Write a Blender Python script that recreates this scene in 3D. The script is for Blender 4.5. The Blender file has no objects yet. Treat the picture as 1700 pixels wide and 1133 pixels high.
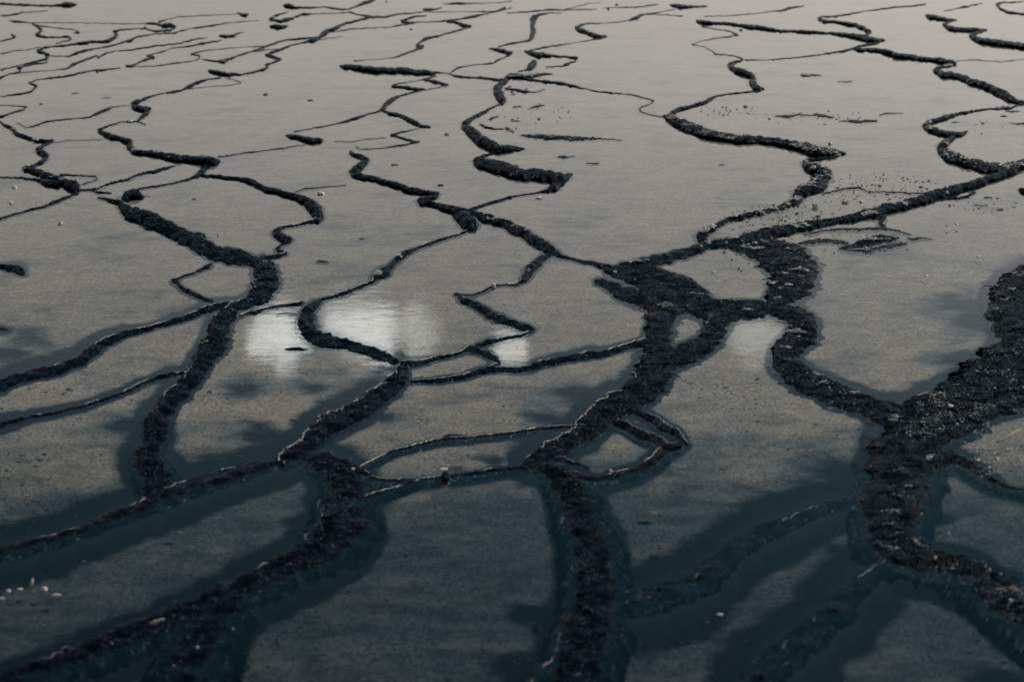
import bpy, math, random
import numpy as np
from mathutils import Vector

# ---------------------------------------------------------------- camera, world, sun, exposure
scene = bpy.context.scene
CAM_H, PITCH, LENS = 2.5, math.radians(15.0), 68.0
cam_data = bpy.data.cameras.new('camera')
cam = bpy.data.objects.new('camera', cam_data)
scene.collection.objects.link(cam)
cam.location = (0, 0, CAM_H)
cam.rotation_euler = (math.radians(90) - PITCH, 0, 0)
cam_data.lens = LENS
cam_data.sensor_width = 36.0
cam_data.clip_start = 0.1
cam_data.clip_end = 3000.0
cam_data.dof.use_dof = True
cam_data.dof.focus_distance = 11.5
cam_data.dof.aperture_fstop = 3.4
scene.camera = cam

SUN_ELEV, SUN_AZ = math.radians(46), math.radians(48)      # azimuth measured from +Y towards +X
world = bpy.data.worlds.new('World')
scene.world = world
world.use_nodes = True
nt = world.node_tree
nt.nodes.clear()
def wn(t, **k):
    n = nt.nodes.new(t)
    for a, b in k.items(): setattr(n, a, b)
    return n
def wmath(op, a, b=None, c=None, clamp=False):
    n = wn('ShaderNodeMath', operation=op, use_clamp=clamp)
    for i, v in enumerate((a, b, c)):
        if v is None: continue
        if isinstance(v, (int, float)): n.inputs[i].default_value = v
        else: nt.links.new(v, n.inputs[i])
    return n.outputs[0]
sky = wn('ShaderNodeTexSky', sky_type='NISHITA')
sky.sun_disc = False
sky.sun_elevation = SUN_ELEV
sky.sun_rotation = SUN_AZ
sky.air_density = 1.0
sky.dust_density = 2.5
hs = wn('ShaderNodeHueSaturation'); hs.inputs['Saturation'].default_value = 0.10
nt.links.new(sky.outputs[0], hs.inputs['Color'])
tc = wn('ShaderNodeTexCoord')
sep = wn('ShaderNodeSeparateXYZ'); nt.links.new(tc.outputs['Generated'], sep.inputs[0])
# thin warm veil of haze low in the sky, deep blue above it
elev = wn('ShaderNodeMapRange'); elev.interpolation_type = 'SMOOTHSTEP'
elev.inputs['From Min'].default_value = 0.07; elev.inputs['From Max'].default_value = 0.34
nt.links.new(sep.outputs[2], elev.inputs['Value'])
tint = wn('ShaderNodeMix', data_type='RGBA')
tint.inputs[6].default_value = (1.0, 0.925, 0.865, 1)
tint.inputs[7].default_value = (0.045, 0.125, 0.175, 1)
nt.links.new(elev.outputs[0], tint.inputs[0])
mul = wn('ShaderNodeMix', data_type='RGBA', blend_type='MULTIPLY'); mul.inputs[0].default_value = 1
nt.links.new(hs.outputs[0], mul.inputs[6]); nt.links.new(tint.outputs[2], mul.inputs[7])
# broken white clouds low over the far shore
az = wmath('ARCTAN2', sep.outputs[0], sep.outputs[1])
el = wmath('ARCSINE', sep.outputs[2])
cmap = wn('ShaderNodeCombineXYZ')
nt.links.new(wmath('MULTIPLY', az, 70.0), cmap.inputs[0]); nt.links.new(wmath('MULTIPLY', el, 110.0), cmap.inputs[1])
cno = wn('ShaderNodeTexNoise'); cno.inputs['Scale'].default_value = 1.0; cno.inputs['Detail'].default_value = 5
nt.links.new(cmap.outputs[0], cno.inputs['Vector'])
cl = None
for a0, e0, ra, re, s in ((-7.2, 14.9, 1.0, .7, 1.0), (-4.5, 14.7, 1.35, .8, 1.0), (-2.8, 14.7, .55, .7, .45), (-.1, 15.2, .65, .45, .9), (7.5, 14.8, .8, .6, .35), (-21, 15.5, 3.0, 1.1, .7), (21, 15, 2.5, 1.0, .6), (34, 14, 3.5, 1.2, .7), (-36, 16, 3.5, 1.3, .8)):
    da = wmath('MULTIPLY', wmath('SUBTRACT', az, math.radians(a0)), 1 / math.radians(ra))
    de = wmath('MULTIPLY', wmath('SUBTRACT', el, math.radians(e0)), 1 / math.radians(re))
    r2 = wmath('ADD', wmath('MULTIPLY', da, da), wmath('MULTIPLY', de, de))
    v = wmath('MULTIPLY', wmath('MULTIPLY', wmath('SUBTRACT', 1.1, wmath('ADD', r2, wmath('MULTIPLY', wmath('SUBTRACT', cno.outputs[0], .5), 3.6))), 2.2, clamp=True), s)
    cl = v if cl is None else wmath('MAXIMUM', cl, v)
cmix = wn('ShaderNodeMix', data_type='RGBA')
nt.links.new(cl, cmix.inputs[0]); nt.links.new(mul.outputs[2], cmix.inputs[6])
cmix.inputs[7].default_value = (19, 19.6, 19.2, 1)
bg = wn('ShaderNodeBackground'); bg.inputs['Strength'].default_value = 0.118
nt.links.new(cmix.outputs[2], bg.inputs['Color'])
wo = wn('ShaderNodeOutputWorld'); nt.links.new(bg.outputs[0], wo.inputs['Surface'])

sun_data = bpy.data.lights.new('sun', 'SUN')
sun_data.energy = 3.35
sun_data.angle = math.radians(0.5)
sun_data.color = (1.0, 0.93, 0.84)
sun = bpy.data.objects.new('sun', sun_data)
scene.collection.objects.link(sun)
sd = Vector((math.sin(SUN_AZ) * math.cos(SUN_ELEV), math.cos(SUN_AZ) * math.cos(SUN_ELEV), math.sin(SUN_ELEV)))
sun.rotation_euler = sd.to_track_quat('Z', 'Y').to_euler()

scene.view_settings.view_transform = 'Standard'
scene.view_settings.look = 'None'
scene.view_settings.exposure = 0
scene.view_settings.gamma = 1
scene.view_settings.use_curve_mapping = False
scene.render.engine = 'CYCLES'
scene.cycles.transparent_max_bounces = 12

# ---------------------------------------------------------------- numeric helpers
rng = np.random.default_rng(7)
random.seed(7)
F = LENS / 36.0 * 1700
SP, CP = math.sin(PITCH), math.cos(PITCH)

def unproject(x, y, z):
    """survey point of the reference (x, y of 1700x1133) -> metres at height z"""
    xc = (x - 850) / F; yc = -(y - 566.5) / F
    dy = CP + yc * SP; dz = -SP + yc * CP
    t = (z - CAM_H) / dz
    return np.stack([t * xc, t * dy, z + 0 * t], -1)

def project(X, Y, Z):
    dz = Z - CAM_H
    dep = Y * CP - dz * SP
    up = Y * SP + dz * CP
    return 850 + F * X / dep, 566.5 - F * up / dep

PERM = rng.random((64, 64, 64)).astype(np.float32)
def vnoise(p):
    i = np.floor(p).astype(int); f = p - i; f = f * f * (3 - 2 * f)
    a = i & 63; b = (i + 1) & 63
    r = 0
    for dx in (0, 1):
        for dy in (0, 1):
            for dz in (0, 1):
                w = (f[..., 0] if dx else 1 - f[..., 0]) * (f[..., 1] if dy else 1 - f[..., 1]) * (f[..., 2] if dz else 1 - f[..., 2])
                r = r + w * PERM[(b if dx else a)[..., 0], (b if dy else a)[..., 1], (b if dz else a)[..., 2]]
    return r * 2 - 1
def fbm(p, o=4, g=.5):
    r = 0; a = 1; s = 0
    for k in range(o):
        r = r + a * vnoise(p * 2 ** k + 17.3 * k); s += a; a *= g
    return r / s
def smooth(a, n):
    if n < 1 or len(a) < 3: return a
    for _ in range(n):
        b = a.copy(); b[1:-1] = (a[:-2] + 2 * a[1:-1] + a[2:]) / 4; a = b
    return a
def sstep(a, b, x):
    t = np.clip((x - a) / (b - a), 0, 1); return t * t * (3 - 2 * t)

# ---------------------------------------------------------------- materials
def new_mat(name):
    m = bpy.data.materials.new(name); m.use_nodes = True
    m.node_tree.nodes.clear()
    return m, m.node_tree
def N(t, ty, **k):
    n = t.nodes.new(ty)
    for a, b in k.items(): setattr(n, a, b)
    return n
def noise(t, vec, scale, detail=4, rough=.55):
    n = N(t, 'ShaderNodeTexNoise'); n.inputs['Scale'].default_value = scale
    n.inputs['Detail'].default_value = detail; n.inputs['Roughness'].default_value = rough
    if vec is not None: t.links.new(vec, n.inputs['Vector'])
    return n.outputs[0]
def mapping(t, vec, sc):
    n = N(t, 'ShaderNodeMapping'); n.inputs['Scale'].default_value = sc
    t.links.new(vec, n.inputs[0]); return n.outputs[0]
def mr(t, v, a, b, c=0, d=1):
    n = N(t, 'ShaderNodeMapRange'); n.interpolation_type = 'SMOOTHSTEP'
    for k, x in zip(('From Min', 'From Max', 'To Min', 'To Max'), (a, b, c, d)): n.inputs[k].default_value = x
    t.links.new(v, n.inputs['Value']); return n.outputs[0]
def mixc(t, f, a, b):
    n = N(t, 'ShaderNodeMix', data_type='RGBA')
    if isinstance(f, (int, float)): n.inputs[0].default_value = f
    else: t.links.new(f, n.inputs[0])
    for s, v in ((6, a), (7, b)):
        if isinstance(v, tuple): n.inputs[s].default_value = v + (1,)
        else: t.links.new(v, n.inputs[s])
    return n.outputs[2]
def mth(t, op, a, b=0.0):
    n = N(t, 'ShaderNodeMath', operation=op)
    for i, v in enumerate((a, b)):
        if isinstance(v, (int, float)): n.inputs[i].default_value = v
        else: t.links.new(v, n.inputs[i])
    return n.outputs[0]

# floor of the pools
M_floor, t = new_mat('pool_floor')
tcn = N(t, 'ShaderNodeTexCoord').outputs['Object']
att = N(t, 'ShaderNodeAttribute', attribute_name='patch').outputs['Fac']
broad = noise(t, mapping(t, tcn, (.9, .7, 1)), 1.6, 7, .6)
streak = noise(t, mapping(t, tcn, (1.2, 1.7, 1)), 2.4, 8, .68)
fine = noise(t, mapping(t, tcn, (1, 1.0, 1)), 70, 6, .8)
grit = noise(t, tcn, 260, 3, .7)
s1 = mth(t, 'ADD', att, mth(t, 'MULTIPLY', mth(t, 'SUBTRACT', streak, .5), .9))
patch = mr(t, s1, .22, .44)
s2 = mth(t, 'ADD', mth(t, 'MULTIPLY', att, .35), mth(t, 'ADD', mth(t, 'MULTIPLY', broad, .55), mth(t, 'MULTIPLY', streak, .45)))
sepz = N(t, 'ShaderNodeSeparateXYZ'); t.links.new(tcn, sepz.inputs[0])
teal_mix = mr(t, mth(t, 'ADD', s2, mr(t, sepz.outputs[2], -.009, -.036, 0, .19)), .48, .66)      # teal gains on tan where the floor lies deeper
tan = mixc(t, mr(t, fine, .37, .63), (.11, .096, .084), (.50, .432, .372))
mott = noise(t, mapping(t, tcn, (1, 1.6, 1)), 5.5, 8, .72)
tan = mixc(t, mr(t, mott, .40, .66, 0, .55), tan, (.145, .135, .125))
tan = mixc(t, mr(t, noise(t, tcn, 1.9, 5, .6), .45, .7, 0, .35), tan, (.40, .33, .26))
tan = mixc(t, mr(t, grit, .45, .75, 0, .6), tan, (.07, .07, .065))
teal = mixc(t, mr(t, fine, .36, .66), (.030, .042, .048), (.185, .203, .205))
teal = mixc(t, mr(t, mott, .42, .62, 0, .62), teal, (.030, .042, .048))
teal = mixc(t, mr(t, noise(t, mapping(t, tcn, (1, 1.4, 1)), 3.1, 7, .7), .50, .66, 0, .5), teal, (.21, .205, .185))
c = mixc(t, teal_mix, tan, teal)
c = mixc(t, patch, c, mixc(t, mr(t, fine, .3, .8), (.005, .012, .017), (.016, .028, .036)))  # darker floor colour beside the ridges and in broad patches
b = N(t, 'ShaderNodeBsdfPrincipled'); b.inputs['Roughness'].default_value = .9
b.inputs['Specular IOR Level'].default_value = .1
t.links.new(c, b.inputs['Base Color'])
o = N(t, 'ShaderNodeOutputMaterial'); t.links.new(b.outputs[0], o.inputs[0])

# water: clear surface, teal absorbing body
M_water, t = new_mat('water')
tcn = N(t, 'ShaderNodeTexCoord').outputs['Object']
n1 = noise(t, mapping(t, tcn, (1, 1.5, 1)), 9, 3, .5)
n2 = noise(t, mapping(t, tcn, (1, 1.8, 1)), 45, 3, .6)
fmask = 1
calm = mr(t, noise(t, mapping(t, tcn, (.5, 1, 1)), 1.3, 3), .35, .65, .35, 1.0)
hgt = mth(t, 'MULTIPLY', mth(t, 'ADD', mth(t, 'MULTIPLY', n1, .0035), mth(t, 'MULTIPLY', n2, .0007)), calm)
bp = N(t, 'ShaderNodeBump'); bp.inputs['Strength'].default_value = .13; bp.inputs['Distance'].default_value = 1
t.links.new(hgt, bp.inputs['Height'])
gl = N(t, 'ShaderNodeBsdfGlossy'); gl.inputs['Roughness'].default_value = .03
gl.inputs['Color'].default_value = (1, 1, 1, 1)
t.links.new(bp.outputs[0], gl.inputs['Normal'])
tr = N(t, 'ShaderNodeBsdfTransparent')
fr = N(t, 'ShaderNodeFresnel'); 
geo = N(t, 'ShaderNodeNewGeometry')
t.links.new(mr(t, geo.outputs['Backfacing'], 0, 1, 1.33, 1 / 1.33), fr.inputs['IOR']); t.links.new(bp.outputs[0], fr.inputs['Normal'])
mx = N(t, 'ShaderNodeMixShader'); t.links.new(fr.outputs[0], mx.inputs[0]); t.links.new(tr.outputs[0], mx.inputs[1]); t.links.new(gl.outputs[0], mx.inputs[2])
va = N(t, 'ShaderNodeVolumeAbsorption'); va.inputs['Color'].default_value = (.22, .34, .39, 1); va.inputs['Density'].default_value = 7.5
o = N(t, 'ShaderNodeOutputMaterial'); t.links.new(mx.outputs[0], o.inputs[0]); t.links.new(va.outputs[0], o.inputs[1])

# wet dark ridge rock
M_rock, t = new_mat('wet_dark_rock')
tcn = N(t, 'ShaderNodeTexCoord').outputs['Object']
f1 = noise(t, mapping(t, tcn, (1, 2.8, 1.5)), 60, 7, .75)
f2 = noise(t, tcn, 14, 5, .6)
c = mixc(t, mr(t, f2, .35, .7), (.0008, .004, .008), (.0015, .009, .018))
c = mixc(t, mr(t, f1, .55, .72, 0, .8), c, (.005, .026, .044))  # blue streak highlights of the wet faces mixed into the colour
bp = N(t, 'ShaderNodeBump'); bp.inputs['Strength'].default_value = 1.0; bp.inputs['Distance'].default_value = .012
t.links.new(f1, bp.inputs['Height'])
b = N(t, 'ShaderNodeBsdfPrincipled')
t.links.new(c, b.inputs['Base Color']); t.links.new(mr(t, f2, .3, .7, .16, .36), b.inputs['Roughness'])
t.links.new(mth(t, 'MULTIPLY', mr(t, f1, .56, .62, .03, 1.0), mr(t, f2, .42, .58, .2, 1)), b.inputs['Specular IOR Level'])
b.inputs['Specular Tint'].default_value = (.42, .75, 1, 1)
t.links.new(bp.outputs[0], b.inputs['Normal'])
o = N(t, 'ShaderNodeOutputMaterial'); t.links.new(b.outputs[0], o.inputs[0])

def simple(name, c1, c2, scale, rough, spec=.4):
    m, t = new_mat(name)
    tcn = N(t, 'ShaderNodeTexCoord').outputs['Object']
    f = noise(t, tcn, scale, 4, .6)
    bp = N(t, 'ShaderNodeBump'); bp.inputs['Strength'].default_value = .5; bp.inputs['Distance'].default_value = .003
    t.links.new(f, bp.inputs['Height'])
    b = N(t, 'ShaderNodeBsdfPrincipled'); t.links.new(mixc(t, mr(t, f, .3, .7), c1, c2), b.inputs['Base Color'])
    b.inputs['Roughness'].default_value = rough; b.inputs['Specular IOR Level'].default_value = spec
    t.links.new(bp.outputs[0], b.inputs['Normal'])
    o = N(t, 'ShaderNodeOutputMaterial'); t.links.new(b.outputs[0], o.inputs[0])
    return m
M_lip_glint = simple('pale_lip_glint', (.10, .11, .11), (.34, .34, .33), 70, .3, .6)  # backlit highlight of the crest lip put into a pale colour
M_crust = simple('pale_crust', (.36, .35, .335), (.80, .78, .74), 60, .45)
M_stone = simple('dark_stone', (.02, .024, .027), (.07, .075, .075), 60, .45)
M_wood = simple('bleached_wood', (.26, .23, .20), (.50, .46, .41), 50, .6)

# ---------------------------------------------------------------- mesh helpers
def mesh_obj(name, V, Fc, mat, parent=None, smoothf=True):
    me = bpy.data.meshes.new(name)
    V = np.asarray(V, dtype=np.float32)
    if isinstance(Fc, np.ndarray):
        k = Fc.shape[1]
        me.vertices.add(len(V)); me.vertices.foreach_set('co', V.ravel())
        me.loops.add(Fc.size); me.loops.foreach_set('vertex_index', Fc.ravel().astype(np.int32))
        me.polygons.add(len(Fc)); me.polygons.foreach_set('loop_start', np.arange(0, Fc.size, k, dtype=np.int32))
        me.update(calc_edges=True)
    else:
        me.from_pydata([tuple(v) for v in V], [], Fc); me.update()
    if smoothf: me.polygons.foreach_set('use_smooth', np.ones(len(me.polygons), dtype=bool))
    me.materials.append(mat)
    ob = bpy.data.objects.new(name, me)
    scene.collection.objects.link(ob)
    if parent is not None: ob.parent = parent
    return ob
def grid_faces(nr, nc, flip=False):
    a = np.arange(nr - 1)[:, None] * nc + np.arange(nc - 1)[None, :]
    f = np.stack([a, a + 1, a + nc + 1, a + nc], -1).reshape(-1, 4)
    return f[:, ::-1].copy() if flip else f
def tag(o, label=None, cat=None, group=None, kind=None):
    if label: o['label'] = label
    if cat: o['category'] = cat
    if group: o['group'] = group
    if kind: o['kind'] = kind

# depth of the pools: shallow film at the back, deeper pools at the front
def depth(Y):
    return .009 + .040 * sstep(8.6, 5.4, Y)

MARG = 160
SW, SH = (1700 + 2 * MARG) // 2, (1133 + 2 * MARG) // 2
PATCH = np.zeros((SH, SW), dtype=np.float32)
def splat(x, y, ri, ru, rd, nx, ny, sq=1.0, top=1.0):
    """stain darkening the floor round a survey point: ri solid radius, ru / rd how far it reaches on the upper / lower side"""
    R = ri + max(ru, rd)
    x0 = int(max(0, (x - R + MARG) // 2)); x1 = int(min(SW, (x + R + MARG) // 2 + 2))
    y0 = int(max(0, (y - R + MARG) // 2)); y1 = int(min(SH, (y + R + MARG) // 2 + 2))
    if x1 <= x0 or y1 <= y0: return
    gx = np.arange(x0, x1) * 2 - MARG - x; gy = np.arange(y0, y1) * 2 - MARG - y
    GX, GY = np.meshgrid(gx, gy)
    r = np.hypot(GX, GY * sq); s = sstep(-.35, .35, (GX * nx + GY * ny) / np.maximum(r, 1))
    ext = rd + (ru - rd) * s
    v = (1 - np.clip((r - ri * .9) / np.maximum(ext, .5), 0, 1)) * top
    sub = PATCH[y0:y1, x0:x1]; np.maximum(sub, v, out=sub)

UP = np.array([-.33, -.94])
def parse(s):
    out = []; w = 3.0
    for tok in s.split():
        q = [float(v) for v in tok.split(',')]
        if len(q) > 2: w = q[2]
        out.append((q[0], q[1], w))
    return np.array(out)

NR = [0]
def ridge(label, path, rim=0.0, crust=0.0, name='rock_ridge', cat='ridge', group='dark rock ridges round the pools',
          halo=1.0, hmul=1.0, mat=None, parent=None, rough=1.0):
    NR[0] += 1; seed = NR[0] * 3.71
    P = parse(path)
    P[:, 2] = P[:, 2] * np.where(P[:, 1] < 260, .74, .88)
    d = np.concatenate([[0], np.cumsum(np.hypot(*np.diff(P[:, :2], axis=0).T))])
    wmax = P[:, 2].max(); ymean = P[:, 1].mean()
    ds = 1.2 if ymean < 700 else 1.6
    n = max(6, int(d[-1] / ds)); q = np.linspace(0, d[-1], n)
    C = np.stack([np.interp(q, d, P[:, 0]), np.interp(q, d, P[:, 1])], -1)
    W = np.interp(q, d, P[:, 2])
    k = int(np.clip(wmax / 2.6, 2, 12)) ** 2 // 6 + 1
    C = smooth(C, k); W = smooth(W, k)
    # natural wobble of line and width
    qq = np.stack([q / 26 + seed, q * 0 + seed, q * 0], -1)
    q2 = np.stack([q / 7 + seed, q * 0 + seed + 9, q * 0], -1)
    T = np.gradient(C, axis=0); T /= np.maximum(np.hypot(T[:, 0], T[:, 1]), 1e-6)[:, None]
    Nn = np.stack([T[:, 1], -T[:, 0]], -1)                   # left of travel when y points down
    amp = np.minimum(W, 26)
    C = C + Nn * (amp * (.20 * fbm(qq, 3) + .16 * fbm(q2, 3)) + .9 * fbm(q2 * 1.7, 2))[:, None]
    vf = 1 + .9 * sstep(330, 180, ymean) * np.clip((9 - W) / 4, -.5, 1)
    W = W * np.maximum(.35, 1 + vf * (.24 * fbm(qq + 5.5, 3) + .22 * fbm(q2 + 3.1, 3)))
    endf = np.minimum(1, np.minimum(q, d[-1] - q) / np.maximum(1.0, .55 * W))
    W = W * (.45 + .55 * np.sqrt(np.clip(endf * 1.5, 0, 1)))
    T = np.gradient(smooth(C, 4 + k // 2), axis=0); T /= np.maximum(np.hypot(T[:, 0], T[:, 1]), 1e-6)[:, None]
    Nn = np.stack([T[:, 1], -T[:, 0]], -1)
    s = smooth(Nn @ UP, 6 + k)
    vc = .5 * np.clip(1.5 * s, -1, 1)                       # where the crest runs across the band
    g0 = unproject(C[:, 0], C[:, 1], np.zeros(n))
    pix = np.linalg.norm(g0 - np.array([0, 0, CAM_H]), axis=1) / F
    h = np.minimum(pix * W * (.10 + .50 * np.abs(Nn[:, 1])), .042 - .022 * sstep(330, 500, C[:, 1]) - .012 * sstep(620, 820, C[:, 1])) * hmul
    h = np.maximum(h, .004) * (1 + .25 * fbm(qq + 2.2, 3))
    h *= (.6 + .4 * np.sqrt(np.clip(endf, 0, 1)))
    rows = int(np.clip(wmax / 1.1, 5, 90))
    v = np.linspace(-.5, .5, rows)
    V = v[None, :] + 0 * W[:, None]
    VC = vc[:, None]
    side = np.where(V < VC, VC + .5, .5 - VC)
    dd = np.abs(V - VC) / np.maximum(side, .16)
    lin = sstep(250, 480, C[:, 1])[:, None]
    f = (1 - lin) * np.cos(np.clip(dd, 0, 1) * math.pi / 2) ** .8 + lin * np.clip(1.0 - dd, 0, 1) ** .85
    z = h[:, None] * f - .002
    X = C[:, 0, None] + Nn[:, 0, None] * W[:, None] * V
    Y = C[:, 1, None] + Nn[:, 1, None] * W[:, None] * V
    G = unproject(X, Y, z)
    # rough, flaky, finely terraced surface
    inner = np.clip(1 - (2 * np.abs(V)) ** 4, 0, 1)
    pm = (pix * W)[:, None]
    edge_n = fbm(np.stack([G[..., 0] * 16, G[..., 1] * 48, 0 * V + seed + 77], -1), 3)
    G[..., 2] -= np.minimum(.007, pm * .05) * (1 - inner) * (1 + 1.6 * edge_n)
    p3 = np.stack([G[..., 0] * 8, G[..., 1] * 22, G[..., 0] * 0 + seed], -1)
    p4 = np.stack([G[..., 0] * 30, G[..., 1] * 105, G[..., 0] * 0 + seed], -1)
    n3 = fbm(p3, 4); n4 = fbm(p4, 3)
    az_ = np.minimum(.013, pm * .14) * rough
    G[..., 2] += (.25 + .75 * inner) * (az_ * n3 + az_ * .75 * (1 - 2 * np.abs(n4)) )
    G[..., 2] -= ((.003 if hmul > .6 else .0055) * sstep(690, 880, C[:, 1]))[:, None]      # nearer ridges are awash
    # feathered edges drawn out sideways by the flow
    ragged = np.minimum(.055, pm * .24) * (1 - .5 * sstep(650, 850, C[:, 1]))[:, None] * (np.abs(V * 2) ** 2) * np.sign(V) * np.sign(Nn[:, 0:1] + 1e-6)
    G[..., 0] += ragged * (np.abs(vnoise(np.stack([G[..., 1] * 62, G[..., 0] * 6, 0 * V + seed], -1))) * 1.3 - .15)
    gt = np.gradient(g0[:, :2], axis=0); gt /= np.maximum(np.hypot(gt[:, 0], gt[:, 1]), 1e-9)[:, None]
    wl = np.stack([-gt[:, 1], gt[:, 0]], -1)                # left of travel seen from above
    dep = depth(g0[:, 1])
    def skirt(edge, sgn):
        out = []
        ez = np.maximum(edge[:, 2], 0)
        for fz, fd in ((.55, .30), (.0, .75), (-.6, 1.7), (-1.25, 3.0)):
            zz = np.where(fz >= 0, edge[:, 2] * fz, dep * fz)
            dist = fd * (ez * .7 + dep * .45 + .001)
            q_ = edge.copy(); q_[:, :2] += sgn * wl * dist[:, None]; q_[:, 2] = zz
            out.append(q_)
        return out
    L = skirt(G[:, -1], 1); R = skirt(G[:, 0], -1)
    allr = R[::-1] + [G[:, j] for j in range(rows)] + L
    A = np.stack(allr, 1)
    nc = A.shape[1]
    ob = mesh_obj(name, A.reshape(-1, 3), grid_faces(n, nc, flip=False), mat or M_rock, parent)
    tag(ob, label, cat, group)
    # darker floor round the ridge, reaching further on the upper side
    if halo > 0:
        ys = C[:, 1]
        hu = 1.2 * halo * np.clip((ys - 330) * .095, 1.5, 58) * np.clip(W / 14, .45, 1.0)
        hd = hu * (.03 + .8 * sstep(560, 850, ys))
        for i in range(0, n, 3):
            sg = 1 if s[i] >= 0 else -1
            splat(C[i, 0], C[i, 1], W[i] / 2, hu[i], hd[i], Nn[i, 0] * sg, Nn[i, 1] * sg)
    # thin pale strip on the crest, its colour standing in for the backlit highlight
    if rim > 0:
        sg = np.where(s >= 0, 1, -1)
        edge = np.where((s >= 0)[:, None], G[:, -1], G[:, 0])
        kk = np.clip(np.abs(s) * 1.5, 0, 1)
        mask = fbm(np.stack([q / 22 + seed, q * 0, q * 0 + 4], -1), 3) > (.40 - rim * .80)
        wr = pix * (.75 + .75 * rim) * (1 + .5 * fbm(q2 + 8, 2))
        i = 0
        while i < n:
            Vs = []; Fs = []
            if not mask[i]: i += 1; continue
            j = i
            while j < n - 1 and mask[j + 1] and sg[j + 1] == sg[i]: j += 1
            if j - i >= 3:
                base = len(Vs); m = j - i + 1
                for a in range(i, j + 1):
                    tp = min(1, (a - i + .6) / 4, (j - a + .6) / 4)
                    c0 = edge[a]; o_ = wl[a] * sg[a]; r_ = wr[a] * tp
                    for ang in (0, 60, 120, 180, 270):
                        ca, sa = math.cos(math.radians(ang)), math.sin(math.radians(ang))
                        Vs.append((c0[0] + o_[0] * ca * r_, c0[1] + o_[1] * ca * r_, c0[2] + .8 * r_ * sa + .1 * r_))
                for a in range(m - 1):
                    for e in range(5):
                        Fs.append((base + a * 5 + e, base + a * 5 + (e + 1) % 5, base + (a + 1) * 5 + (e + 1) % 5, base + (a + 1) * 5 + e))
                mesh_obj('rim', Vs, Fs, M_lip_glint, ob)
            i = j + 1
    # pale mineral flakes on the ridge, also standing in for sun glints
    if crust > 0:
        cand = np.argwhere((fbm(np.stack([G[..., 0] * 9, G[..., 1] * 13, 0 * V + seed + 31], -1), 4) > .42 - .5 * crust) & (f > .45))
        if len(cand):
            m = min(len(cand), int((60 + 4200 * crust * min(1, n * rows / 26000)) * (1 if ymean < 620 else .55)))
            sel = cand[rng.choice(len(cand), m, replace=False)]
            Vs, Fs = flakes([(G[a, b_, 0], G[a, b_, 1], G[a, b_, 2] + .002) for a, b_ in sel], [pix[a] * rng.uniform(.35, 1.3) * (1.45 if ymean < 450 else .9) * (1 if rng.uniform() < .93 else 1.8) for a, b_ in sel])
            co = mesh_obj('mineral_flakes', Vs, Fs, M_crust, ob, False); co['kind'] = 'stuff'
    return ob

def flakes(pos, size):
    Vs = []; Fs = []
    for (x, y, z), s in zip(pos, size):
        b = len(Vs); a0 = rng.uniform(0, 6.28); k = int(rng.integers(3, 6))
        sx = s * rng.uniform(.5, 2.0); sy = s * rng.uniform(.5, 1.3); tl = rng.uniform(-.5, .5)
        for i in range(k):
            a = a0 + i * 6.283 / k + rng.uniform(-.5, .5)
            Vs.append((x + sx * math.cos(a), y + sy * math.sin(a), z + s * tl * math.cos(a)))
        for i in range(k):
            a = a0 + i * 6.283 / k + rng.uniform(-.5, .5)
            Vs.append((x + .6 * sx * math.cos(a), y + .6 * sy * math.sin(a), z + s * rng.uniform(.35, .8) + s * tl * .6 * math.cos(a)))
        Fs.append(tuple(b + k + i for i in range(k)))
        for i in range(k): Fs.append((b + i, b + (i + 1) % k, b + k + (i + 1) % k, b + k + i))
    return Vs, Fs

def lump(name, px, py, wpx, hpx, label, cat, mat, group=None, z=0.0, rot=0.0, flat=1.0, parent=None):
    """weathered pebble / chip / flake: a displaced ball, wpx wide and hpx tall in the survey"""
    seed = rng.uniform(0, 50)
    c0 = unproject(np.array([px]), np.array([py + hpx * .3]), np.array([z]))[0]
    pix = np.linalg.norm(c0 - np.array([0, 0, CAM_H])) / F
    rx = wpx * pix / 2; rz = hpx * pix * .55 * flat; ry = min(rx, max(rz * 1.6, rx * .55))
    nu, nv = 9, 6
    th = np.linspace(0, 2 * math.pi, nu, endpoint=False); ph = np.linspace(-math.pi / 2, math.pi / 2, nv)
    TH, PH = np.meshgrid(th, ph)
    D = np.stack([np.cos(PH) * np.cos(TH), np.cos(PH) * np.sin(TH), np.sin(PH)], -1)
    r = 1 + .75 * fbm(D * 1.9 + seed, 3)[..., None]
    D = np.sign(D) * np.abs(D) ** .8
    Pp = D * r * np.array([rx, ry, rz])
    Pp[..., 2] = np.maximum(Pp[..., 2], -.35 * rz) + .25 * rz
    Vs = Pp.reshape(-1, 3)
    Fs = []
    for i in range(nv - 1):
        for j in range(nu):
            Fs.append((i * nu + j, i * nu + (j + 1) % nu, (i + 1) * nu + (j + 1) % nu, (i + 1) * nu + j))
    ob = mesh_obj(name, Vs, Fs, mat, parent, False)
    ob.location = c0; ob.rotation_euler = (0, 0, rot)
    tag(ob, label, cat, group)
    return ob
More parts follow.
